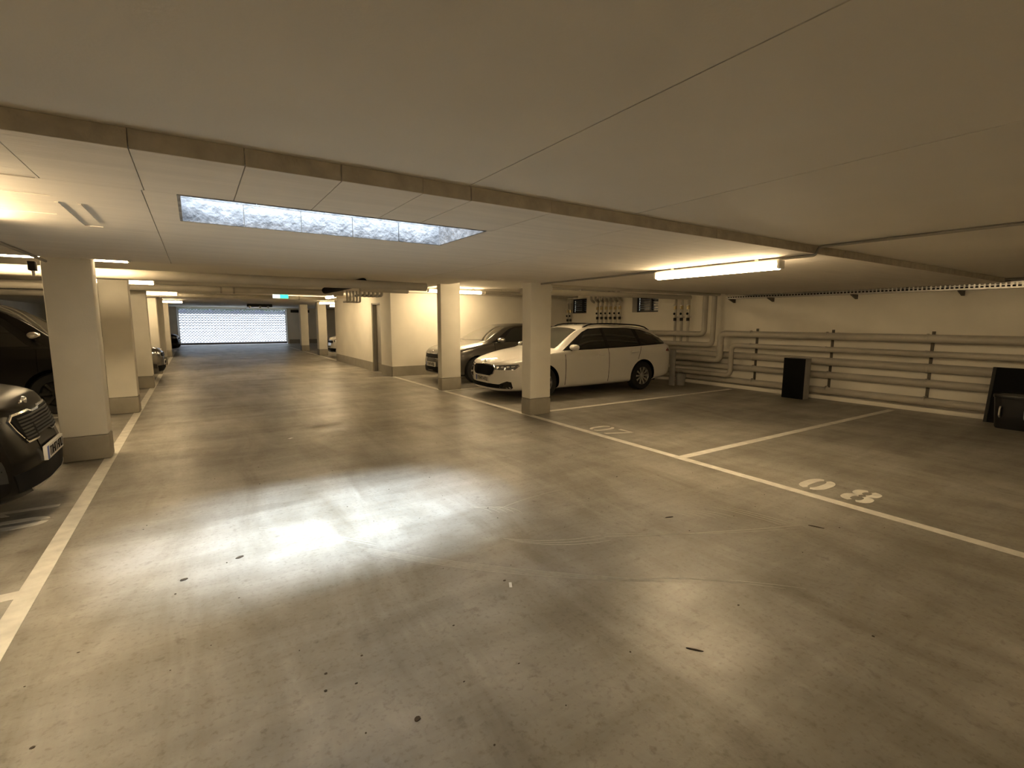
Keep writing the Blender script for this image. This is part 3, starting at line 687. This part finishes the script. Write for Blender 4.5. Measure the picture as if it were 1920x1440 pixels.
def decal(bvh, poly, mode, off=.004, step=.07, side=1, thick=.012):
    """project a 2-D outline on the body: mode 'side' (s,z), 'front' (y,z), 'rear' (y,z), 'top' (s,y)"""
    bm = bmesh.new(); vs = [bm.verts.new((p[0], p[1], 0)) for p in poly]; bm.faces.new(vs)
    bmesh.ops.triangulate(bm, faces=bm.faces)
    for ax in (0, 1):
        lo = min(p[ax] for p in poly); hi = max(p[ax] for p in poly); k = lo+step
        while k < hi-1e-3:
            no = Vector((1, 0, 0)) if ax == 0 else Vector((0, 1, 0)); co = no*k
            bmesh.ops.bisect_plane(bm, geom=bm.verts[:]+bm.edges[:]+bm.faces[:], plane_co=co, plane_no=no); k += step
    mb = MB(); bm.verts.index_update()
    if mode == 'side': d = Vector((0, -side, 0)); org = lambda a, b: Vector((a, side*3, b))
    elif mode == 'front': d = Vector((1, 0, 0)); org = lambda a, b: Vector((-3, a, b))
    elif mode == 'rear': d = Vector((-1, 0, 0)); org = lambda a, b: Vector((9, a, b))
    else: d = Vector((0, 0, -1)); org = lambda a, b: Vector((a, b, 4))
    idx = {}
    for v in bm.verts:
        h = bvh.ray_cast(org(v.co.x, v.co.y), d)
        if h[0] is None:
            h = bvh.find_nearest(org(v.co.x, v.co.y)+d*(2.1 if mode == 'side' else 3.0 if mode == 'front' else 4.3 if mode == 'rear' else 3))
        idx[v] = len(mb.v); mb.v.append(tuple(h[0]-d*off))
    for f in bm.faces: mb.f.append(tuple(idx[v] for v in f.verts))
    for e in bm.edges:
        if len(e.link_faces) == 1:
            a, b = idx[e.verts[0]], idx[e.verts[1]]; n = len(mb.v)
            mb.v += [tuple(Vector(mb.v[a])+d*thick), tuple(Vector(mb.v[b])+d*thick)]; mb.f.append((a, b, n+1, n))
    bm.free(); return mb
def wheel_meshes(R, w, n_sp, style):
    tyre = MB().lathe([(R*.62, -w/2), (R*.93, -w/2), (R*.985, -w*.4), (R, -w*.25), (R, w*.25), (R*.985, w*.4), (R*.93, w/2), (R*.62, w/2), (R*.60, 0), (R*.62, -w/2)], (0, 0, 0), 1, 36, False)
    rim = MB().lathe([(R*.66, w*.42), (R*.67, w*.47), (R*.61, w*.49), (R*.59, w*.44), (R*.58, -w*.3), (R*.66, -w*.3)], (0, 0, 0), 1, 36, False)
    for k in range(n_sp):
        a = 2*PI*k/n_sp; c, s = math.cos(a), math.sin(a); hw = R*(.055 if style else .075); n = len(rim.v)
        for (rr, hh, yy) in ((R*.12, hw*.8, w*.40), (R*.60, hw*1.25, w*.45)):
            for sg in (-1, 1):
                for dy in (0, -.02): rim.v.append((c*rr-s*hh*sg, yy+dy, s*rr+c*hh*sg))
        rim.f += [(n, n+2, n+6, n+4), (n+1, n+5, n+7, n+3), (n, n+4, n+5, n+1), (n+2, n+3, n+7, n+6)]
    hub = MB().lathe([(0, w*.46), (R*.10, w*.46), (R*.17, w*.42), (R*.18, w*.3), (0, w*.3)], (0, 0, 0), 1, 20)
    drum = MB().lathe([(0, w*.1), (R*.57, w*.1), (R*.57, 0), (0, 0)], (0, 0, 0), 1, 28)
    return tyre, rim, hub, drum
def make_car(name, label, cat, S, paint, loc, rotz, group=None):
    root = thing(name, label, cat, loc, rotz, group)
    me = car_body_mesh(S, paint); body = bpy.data.objects.new('body', me); COL.objects.link(body); body.parent = root
    bm = bmesh.new(); bm.from_mesh(me); bvh = BVHTree.FromBMesh(bm); bm.free()
    def dec(n, poly, mode, m, off=.004, side=1, parent=None, step=.07, thick=.012):
        return decal(bvh, poly, mode, off, step, side, thick).build(n, m, parent or root, smooth=True, local=True, ang=50)
    ty, ri, hu, dr = wheel_meshes(S['wr_'], .21, S.get('spokes', 10), S.get('style', 1))
    first = None
    for wx in S['wheels']:
        for sg in (-1, 1):
            if first is None:
                t_ = ty.build('wheel', M_tyre, root, smooth=True, local=True)
                kids = [ri.build('rim', S.get('rim_mat') or M_alloy, t_, smooth=True, local=True), hu.build('hub_cap', S.get('rim_mat') or M_alloy, t_, smooth=True, local=True), dr.build('brake_drum', M_dark, t_, smooth=True, local=True)]
                first = (t_, kids); w = t_
            else:
                w = first[0].copy(); COL.objects.link(w); w.parent = root
                for k in first[1]: c = k.copy(); COL.objects.link(c); c.parent = w
            w.location = (wx, sg*(S['W']/2-.125), S['wr_']+.002); w.rotation_euler = (0, 0, 0 if sg > 0 else PI)
    for sg in (-1, 1):
        dec('window_surround', S['sideglass'], 'side', M_blackg, .003, sg)
        for p in S['panes']: dec('side_window', p, 'side', M_glass, .007, sg)
        for p in S.get('gaps', []): dec('door_gap', p, 'side', M_black, .004, sg, step=.1)
        for p in S.get('clad', []): dec('side_trim', p, 'side', M_dark, .008, sg, step=.15)
        for (x, z) in S.get('handles', []):
            h = bvh.ray_cast(Vector((x, sg*3, z)), Vector((0, -sg, 0)))[0]
            yy = h.y if h else sg*S['W']/2
            MB().tube(fillet([(x-.09, yy-sg*.01, z), (x-.08, yy+sg*.03, z+.004), (x+.08, yy+sg*.03, z+.01), (x+.09, yy-sg*.01, z+.006)], .02), .012, 8).build('door_handle', paint, root, smooth=True, local=True)
        mx, mz = S['mirror']; h = bvh.ray_cast(Vector((mx, sg*3, mz-.04)), Vector((0, -sg, 0)))[0]; yy = abs(h.y) if h else S['W']/2-.05
        mb = MB(); rows = []
        for i in range(9):
            t = i/8; yl = yy+.03+t*.21; e = (max(1e-3, 1-(2*t-1)**4))**.5; rows.append([(mx+math.cos(a)*(.10*e)*(1 if math.cos(a) < 0 else .6), sg*yl, mz+math.sin(a)*.068*e*(1-.2*t)) for a in [2*PI*k/14 for k in range(14)]])
        mb.grid(rows, True); mb.f += [tuple(range(13, -1, -1)), tuple(range(8*14, 8*14+14))]
        mr = mb.build('door_mirror', S.get('mirror_mat') or paint, root, smooth=True, local=True, ang=60)
        MB().tube([(mx, sg*(yy-.03), mz-.07), (mx, sg*(yy+.07), mz-.04)], .022, 8).build('mirror_arm', M_black, mr, smooth=True, local=True)
        if S.get('rails'):
            x0, x1, z = S['rails']; pts = []
            for k in range(15):
                t = k/14; x = lin(x0, x1, t); sec = section(S, x); 
                h = bvh.ray_cast(Vector((x, sg*S['railY'], 4)), Vector((0, 0, -1)))[0]
                pts.append((x, sg*S['railY'], (h.z if h else z)+.05*min(1, 6*t*(1-t)*2)-.005))
            MB().tube(pts, .014, 8).build('roof_rail', M_black, root, smooth=True, local=True)
        for p in S.get('headlamp', []):
            q = [(sg*a, b) for (a, b) in p]; hl = dec('headlamp', q, 'front', M_lens, .006, 1, None, .05, .02)
            for (a, b, r_) in S.get('leds', []): dec('lamp_reflector', [(sg*(a+r_*math.cos(t_*PI/4)), b+r_*.6*math.sin(t_*PI/4)) for t_ in range(8)], 'front', M_led, .010, 1, hl, .05, .004)
        for p in S.get('fog', []): dec('fog_recess', [(sg*a, b) for (a, b) in p], 'front', M_dark, .006, 1, None, .06, .01)
        for p in S.get('tail', []): dec('tail_lamp', p, 'side', M_red, .006, sg, None, .05, .012)
    dec('windscreen', S['windscreen'], 'top', M_wind, .006, step=.09)
    dec('rear_window', S['rearglass'], 'top', M_glass, .006, step=.09)
    if 'grille_frame' in S: dec('grille_frame', S['grille_frame'], 'front', M_chrome, .010, step=.06)
    gr = dec('grille', S['grille'], 'front', M_black, .016, step=.05)
    gz0, gz1_ = min(p[1] for p in S['grille']), max(p[1] for p in S['grille'])
    for k in range(S.get('bars', 4)):
        z = lin(gz0, gz1_, (k+1)/(S.get('bars', 4)+1)); xs = [p[0] for p in S['grille'] if True]; hw = max(xs)*.86
        dec('grille_bar', [(-hw, z-.006), (hw, z-.006), (hw, z+.006), (-hw, z+.006)], 'front', M_dark, .020, 1, gr, .1, .006)
    for p in S.get('intake', []): dec('lower_intake', p, 'front', M_black, .006, step=.06)
    for p in S.get('lips', []): dec('bumper_lip', p, 'front', M_steel if S.get('lip_bright') else M_dark, .012, step=.08)
    if S.get('badge'):
        z = S['badge']; h = bvh.ray_cast(Vector((-3, 0, z)), Vector((1, 0, 0)))[0]
        MB().lathe([(0, -.016), (.025, -.014), (.036, -.006), (.036, .01)], (h.x, 0, h.z), 0, 18).build('badge', M_chrome, root, smooth=True, local=True)
    pz = S['plate']; h = bvh.ray_cast(Vector((-3, 0, pz)), Vector((1, 0, 0)))[0]; px = (h.x if h else 0)-S.get('plate_out', .012)
    pl = B(px-.006, px+.02, -.26, .26, pz-.055, pz+.055).build('number_plate', M_plate, root, local=True, bevel=.003)
    B(px-.008, px-.005, .215, .258, pz-.05, pz+.05).build('plate_band', M_blue, pl, local=True)
    x = .18
    for k, wd in enumerate((.05, .018, .05, .05, 0, .05, .05, .05)):
        if wd: 
            mb = MB(); mb.box(px-.0085, px-.0055, x-wd, x-wd+.010, pz-.036, pz+.036)
            if wd > .03: mb.box(px-.0085, px-.0055, x-.010, x, pz-.036, pz+.036); mb.box(px-.0085, px-.0055, x-wd, x, (pz+.026, pz-.036, pz-.005)[k % 3], (pz+.036, pz-.026, pz+.005)[k % 3])
            mb.build('plate_mark', M_black, pl, local=True)
        x -= wd+.013
    MB().prism([(.35, -.6), (.35, .6), (S['L']-.4, .6), (S['L']-.4, -.6)], 2, .16, .24).build('underbody', M_black, root, local=True)
    return root
def rng(a, b): return [(x, z) for x, z in zip(a, b)]

ESTATE = dict(L=4.69, W=1.83, wheels=(.89, 3.575), wz=.325, ar=.365, wr_=.318, nf=.72, nr=.5, ne=2.7, spokes=10,
    zt=[(0, .66), (.03, .70), (.10, .755), (.25, .80), (.7, .905), (1.15, .975), (1.26, 1.0), (1.6, 1.205), (1.95, 1.385), (2.2, 1.44), (2.7, 1.465), (3.5, 1.445), (4.0, 1.395), (4.22, 1.33), (4.42, 1.13), (4.55, .99), (4.63, .88), (4.69, .72)],
    zs=[(0, .60), (.1, .68), (.25, .72), (.7, .82), (1.2, .895), (2.5, .925), (3.7, .97), (4.3, .995), (4.5, .93), (4.69, .66)],
    wr=[(0, .22), (.1, .5), (.25, .62), (.8, .70), (1.15, .735), (1.3, .735), (1.95, .605), (2.5, .585), (3.6, .575), (4.1, .56), (4.35, .60), (4.5, .64), (4.69, .3)],
    dz=[(0, .03), (1.2, .045), (1.5, .05), (2.1, .07), (4.1, .075), (4.69, .03)],
    zb=[(0, .19), (.06, .175), (.4, .175), (3.9, .20), (4.4, .27), (4.6, .33), (4.69, .45)],
    sideglass=[(1.36, .935), (1.42, .965), (2.02, 1.30), (2.2, 1.365), (2.6, 1.385), (3.3, 1.378), (3.75, 1.335), (4.05, 1.255), (4.28, 1.135), (4.36, 1.05), (4.25, 1.015), (3.3, .975), (2.2, .945)],
    panes=[[(1.62, .965), (1.72, .975), (2.07, 1.295), (2.22, 1.345), (2.52, 1.362), (2.50, .975)], [(2.60, .978), (2.60, 1.364), (3.28, 1.358), (3.45, 1.34), (3.48, 1.0)], [(3.58, 1.005), (3.56, 1.33), (3.75, 1.31), (4.02, 1.235), (4.24, 1.12), (4.29, 1.055)]],
    gaps=[[(1.40, .25), (1.41, .25), (1.41, .93), (1.40, .93)], [(2.545, .26), (2.555, .26), (2.565, .95), (2.555, .95)], [(3.36, .60), (3.37, .60), (3.53, .97), (3.52, .97)]],
    handles=[(2.33, .815), (3.32, .855)], mirror=(1.58, 1.0), rails=(2.12, 4.10, 1.47), railY=.525,
    headlamp=[[(.42, .585), (.42, .665), (.62, .685), (.82, .705), (.84, .665), (.80, .60), (.6, .585)]], leds=[(.5, .632, .028), (.6, .64, .03), (.7, .65, .03), (.77, .66, .024)],
    grille_frame=[(-.40, .50), (-.44, .61), (-.36, .672), (0, .692), (.36, .672), (.44, .61), (.40, .50), (.30, .445), (-.30, .445)],
    grille=[(-.375, .505), (-.415, .608), (-.345, .652), (0, .672), (.345, .652), (.415, .608), (.375, .505), (.285, .462), (-.285, .462)], bars=0,
    intake=[[(-.60, .225), (-.64, .315), (-.50, .305), (.50, .305), (.64, .315), (.60, .225)]],
    fog=[[(.56, .225), (.56, .315), (.70, .375), (.76, .36), (.77, .25), (.74, .225)]], lips=[], badge=.715, plate=.385, plate_out=.012,
    tail=[[(4.28, .86), (4.36, .93), (4.6, .93), (4.62, .86), (4.5, .83)]],
    windscreen=[(1.27, -.69), (1.22, -.3), (1.215, 0), (1.22, .3), (1.27, .69), (1.92, .565), (1.94, .2), (1.945, 0), (1.94, -.2), (1.92, -.565)],
    rearglass=[(4.2, -.48), (4.2, .48), (4.42, .52), (4.42, -.52)])
import copy
HATCH = copy.deepcopy(ESTATE)
def remap(S, f):   # stretch the along-length coordinate of the copied outline lists
    for k in ('zt', 'zs', 'wr', 'dz', 'zb'): S[k] = [(f(a), b) for a, b in S[k]]
HATCH.update(L=4.25, W=1.80, wheels=(.86, 3.46), wr_=.315, rails=None, bars=3, spokes=7,
    zt=[(0, .70), (.03, .76), (.10, .82), (.25, .87), (.7, .965), (1.05, 1.02), (1.16, 1.05), (1.5, 1.24), (1.85, 1.395), (2.1, 1.45), (2.5, 1.47), (3.2, 1.44), (3.6, 1.385), (3.85, 1.28), (4.05, 1.1), (4.15, .95), (4.25, .75)],
    zs=[(0, .64), (.1, .72), (.25, .76), (.7, .87), (1.2, .945), (2.5, .98), (3.5, 1.03), (3.95, 1.03), (4.1, .93), (4.25, .68)],
    wr=[(0, .22), (.1, .5), (.25, .62), (.8, .70), (1.05, .73), (1.2, .73), (1.85, .60), (2.5, .58), (3.2, .57), (3.7, .56), (3.95, .60), (4.1, .6), (4.25, .3)],
    dz=[(0, .03), (1.1, .045), (1.5, .05), (2.1, .07), (3.6, .075), (4.25, .03)],
    zb=[(0, .30), (.06, .22), (.4, .19), (3.5, .20), (4.0, .28), (4.25, .45)],
    sideglass=[(1.28, .985), (1.36, 1.02), (1.92, 1.32), (2.1, 1.375), (2.5, 1.395), (3.1, 1.375), (3.45, 1.31), (3.75, 1.17), (3.85, 1.08), (3.2, 1.03), (2.2, 1.0)],
    panes=[[(1.55, 1.015), (1.62, 1.03), (1.96, 1.30), (2.12, 1.35), (2.40, 1.37), (2.40, 1.025)], [(2.48, 1.03), (2.48, 1.37), (3.05, 1.355), (3.15, 1.34), (3.18, 1.06)], [(3.26, 1.06), (3.24, 1.32), (3.45, 1.275), (3.7, 1.15), (3.76, 1.09)]],
    gaps=[[(1.34, .25), (1.35, .25), (1.35, .97), (1.34, .97)], [(2.43, .26), (2.44, .26), (2.45, 1.0), (2.44, 1.0)]],
    handles=[(2.24, .87), (3.05, .91)], mirror=(1.50, 1.05), mirror_mat=M_chrome,
    headlamp=[[(.46, .66), (.48, .735), (.66, .77), (.80, .80), (.83, .74), (.76, .66), (.6, .645)]], leds=[(.58, .70, .035), (.70, .72, .035)],
    grille_frame=[(-.40, .60), (-.42, .67), (-.36, .715), (.36, .715), (.42, .67), (.40, .60)], grille=[(-.38, .61), (-.40, .67), (-.35, .705), (.35, .705), (.40, .67), (.38, .61)],
    intake=[[(-.58, .26), (-.62, .40), (.62, .40), (.58, .26)]], fog=[[(.64, .33), (.66, .44), (.82, .47), (.82, .36)]], badge=.75, plate=.45,
    tail=[[(3.95, .85), (3.98, 1.02), (4.12, 1.0), (4.18, .85)]],
    windscreen=[(1.17, -.69), (1.12, -.3), (1.115, 0), (1.12, .3), (1.17, .69), (1.82, .56), (1.84, .2), (1.845, 0), (1.84, -.2), (1.82, -.56)],
    rearglass=[(3.75, -.48), (3.75, .48), (3.98, .52), (3.98, -.52)])
SUV = copy.deepcopy(ESTATE)
SUV.update(L=4.48, W=1.86, wheels=(.90, 3.57), wz=.355, ar=.40, wr_=.35, nf=.62, ne=2.8, bars=7, rake=.28, spokes=5, style=0,
    zt=[(0, .82), (.02, .87), (.08, .925), (.25, .975), (.7, 1.06), (1.1, 1.115), (1.22, 1.15), (1.6, 1.375), (1.95, 1.545), (2.2, 1.60), (2.7, 1.635), (3.4, 1.61), (3.85, 1.55), (4.1, 1.43), (4.28, 1.2), (4.4, 1.02), (4.48, .85)],
    zs=[(0, .74), (.08, .84), (.25, .88), (.7, .97), (1.2, 1.02), (2.5, 1.05), (3.7, 1.12), (4.1, 1.13), (4.3, 1.0), (4.48, .75)],
    wr=[(0, .3), (.08, .55), (.25, .66), (.8, .73), (1.1, .755), (1.25, .755), (1.95, .63), (2.5, .61), (3.4, .60), (3.85, .59), (4.1, .62), (4.3, .64), (4.48, .3)],
    dz=[(0, .03), (1.2, .05), (1.5, .05), (2.1, .08), (4.1, .08), (4.48, .03)],
    zb=[(0, .30), (.06, .26), (.4, .24), (3.8, .25), (4.3, .33), (4.48, .5)],
    sideglass=[(1.36, 1.06), (1.45, 1.10), (2.02, 1.44), (2.2, 1.50), (2.6, 1.53), (3.3, 1.51), (3.7, 1.43), (3.95, 1.28), (3.8, 1.15), (2.2, 1.075)],
    panes=[[(1.62, 1.09), (1.72, 1.105), (2.07, 1.43), (2.22, 1.48), (2.52, 1.50), (2.50, 1.10)], [(2.60, 1.105), (2.60, 1.50), (3.28, 1.485), (3.35, 1.15)], [(3.42, 1.16), (3.38, 1.475), (3.66, 1.40), (3.86, 1.27), (3.76, 1.175)]],
    gaps=[[(1.40, .30), (1.41, .30), (1.41, 1.05), (1.40, 1.05)], [(2.545, .30), (2.555, .30), (2.565, 1.07), (2.555, 1.07)]],
    handles=[(2.33, .93), (3.2, .97)], mirror=(1.58, 1.13), rails=(2.12, 3.8, 1.6), railY=.55,
    headlamp=[[(.56, .80), (.60, .90), (.74, .94), (.84, .96), (.86, .90), (.80, .83)]], leds=[(.68, .865, .035), (.77, .89, .03)],
    grille_frame=[(-.47, 0.720), (-.50, 0.800), (-.43, 0.840), (-.14, 0.840), (-.10, 0.823), (.10, 0.823), (.14, 0.840), (.43, 0.840), (.50, 0.800), (.47, 0.720), (.40, 0.620), (.18, 0.617), (.13, 0.645), (-.13, 0.645), (-.18, 0.617), (-.40, 0.620)],
    grille=[(-.452, 0.723), (-.482, 0.793), (-.425, 0.826), (-.147, 0.826), (-.107, 0.809), (.107, 0.809), (.147, 0.826), (.425, 0.826), (.482, 0.793), (.452, 0.723), (.388, 0.634), (.186, 0.631), (.136, 0.659), (-.136, 0.659), (-.186, 0.631), (-.388, 0.634)],
    intake=[[(-.60, .30), (-.64, .44), (.64, .44), (.60, .30)]], fog=[[(.68, .40), (.70, .56), (.86, .60), (.86, .44)]], lips=[[(-.45, .275), (-.48, .30), (.48, .30), (.45, .275)]], lip_bright=True, badge=.885, plate=.50, plate_out=.02,
    tail=[[(4.1, .95), (4.12, 1.1), (4.3, 1.05), (4.36, .95)]],
    windscreen=[(1.24, -.71), (1.19, -.3), (1.185, 0), (1.19, .3), (1.24, .71), (1.93, .59), (1.95, .2), (1.955, 0), (1.95, -.2), (1.93, -.59)],
    rearglass=[(4.0, -.48), (4.0, .48), (4.22, .52), (4.22, -.52)])
VAN = copy.deepcopy(ESTATE)
VAN.update(L=4.85, W=1.90, wheels=(.90, 3.9), wz=.345, ar=.385, wr_=.335, nf=.55, nr=.3, bars=2, spokes=7, rails=(1.9, 4.3, 1.8), railY=.63,
    zt=[(0, .78), (.04, .88), (.15, .98), (.45, 1.09), (.72, 1.17), (.82, 1.21), (1.2, 1.51), (1.5, 1.70), (1.75, 1.79), (2.2, 1.85), (3.0, 1.87), (4.2, 1.85), (4.55, 1.78), (4.7, 1.5), (4.8, 1.1), (4.85, .85)],
    zs=[(0, .70), (.06, .80), (.2, .87), (.5, .96), (.9, 1.02), (2.5, 1.04), (4.5, 1.06), (4.7, 1.0), (4.85, .75)],
    wr=[(0, .3), (.1, .6), (.3, .70), (.7, .79), (.85, .79), (1.5, .715), (2.0, .70), (4.2, .70), (4.6, .70), (4.85, .5)],
    dz=[(0, .03), (.8, .05), (1.5, .07), (2.1, .10), (4.5, .10), (4.85, .03)],
    zb=[(0, .30), (.06, .24), (.4, .22), (4.3, .23), (4.85, .4)],
    sideglass=[(.92, 1.06), (1.02, 1.13), (1.45, 1.53), (1.62, 1.62), (2.0, 1.68), (3.0, 1.70), (4.3, 1.68), (4.5, 1.60), (4.55, 1.10), (2.2, 1.075)],
    panes=[[(1.15, 1.10), (1.2, 1.13), (1.55, 1.52), (1.68, 1.60), (2.0, 1.65), (2.05, 1.65), (2.05, 1.10)], [(2.15, 1.10), (2.15, 1.655), (3.2, 1.67), (3.2, 1.12)], [(3.3, 1.12), (3.3, 1.67), (4.28, 1.65), (4.44, 1.56), (4.48, 1.13)]],
    gaps=[[(1.08, .30), (1.09, .30), (1.09, 1.05), (1.08, 1.05)], [(2.095, .30), (2.105, .30), (2.105, 1.07), (2.095, 1.07)]],
    handles=[(1.95, .95), (2.4, .95)], mirror=(1.10, 1.27), mirror_mat=M_chrome, rim_mat=M_dark,
    headlamp=[[(.52, .74), (.52, .88), (.8, .93), (.86, .85), (.80, .76)]], leds=[(.64, .82, .05), (.76, .84, .04)],
    grille_frame=[(-.44, .74), (-.44, .84), (.44, .84), (.44, .74)], grille=[(-.43, .75), (-.43, .83), (.43, .83), (.43, .75)],
    intake=[[(-.60, .30), (-.64, .44), (.64, .44), (.60, .30)]], fog=[], lips=[], badge=.87, plate=.55,
    tail=[[(4.6, .9), (4.6, 1.3), (4.72, 1.3), (4.76, .9)]],
    windscreen=[(.85, -.75), (.80, -.3), (.795, 0), (.80, .3), (.85, .75), (1.55, .66), (1.60, .2), (1.605, 0), (1.60, -.2), (1.55, -.66)],
    rearglass=[(4.62, -.6), (4.62, .6), (4.7, .6), (4.7, -.6)])

make_car('estate_car', 'white estate car with roof rails parked behind the near right pillar', 'car', ESTATE, M_pw, (4.80, 8.52, 0), math.radians(-1.5))
make_car('hatchback_car', 'dark grey hatchback parked beyond the white estate car', 'car', HATCH, M_pg, (4.92, 11.35, 0), 0)
make_car('suv_car', 'black car with chrome-edged grille nosing in at the left edge', 'car', SUV, M_pk, (-1.03, 5.27, 0), PI)
make_car('minivan', 'charcoal minivan with silver mirror behind the nearest left pillar', 'van', VAN, M_pv, (-1.03, 11.4, 0), PI)
make_car('hatchback_car', 'dark car nose peeking out past the third left pillar', 'car', HATCH, M_pg, (-.70, 15.4, 0), PI)
make_car('hatchback_car', 'distant dark car nose near the left side of the gate', 'car', HATCH, M_pk, (-.62, 28.2, 0), PI)
make_car('hatchback_car', 'white car nose showing beside the storage block', 'car', HATCH, M_pw, (4.62, 21.0, 0), 0)
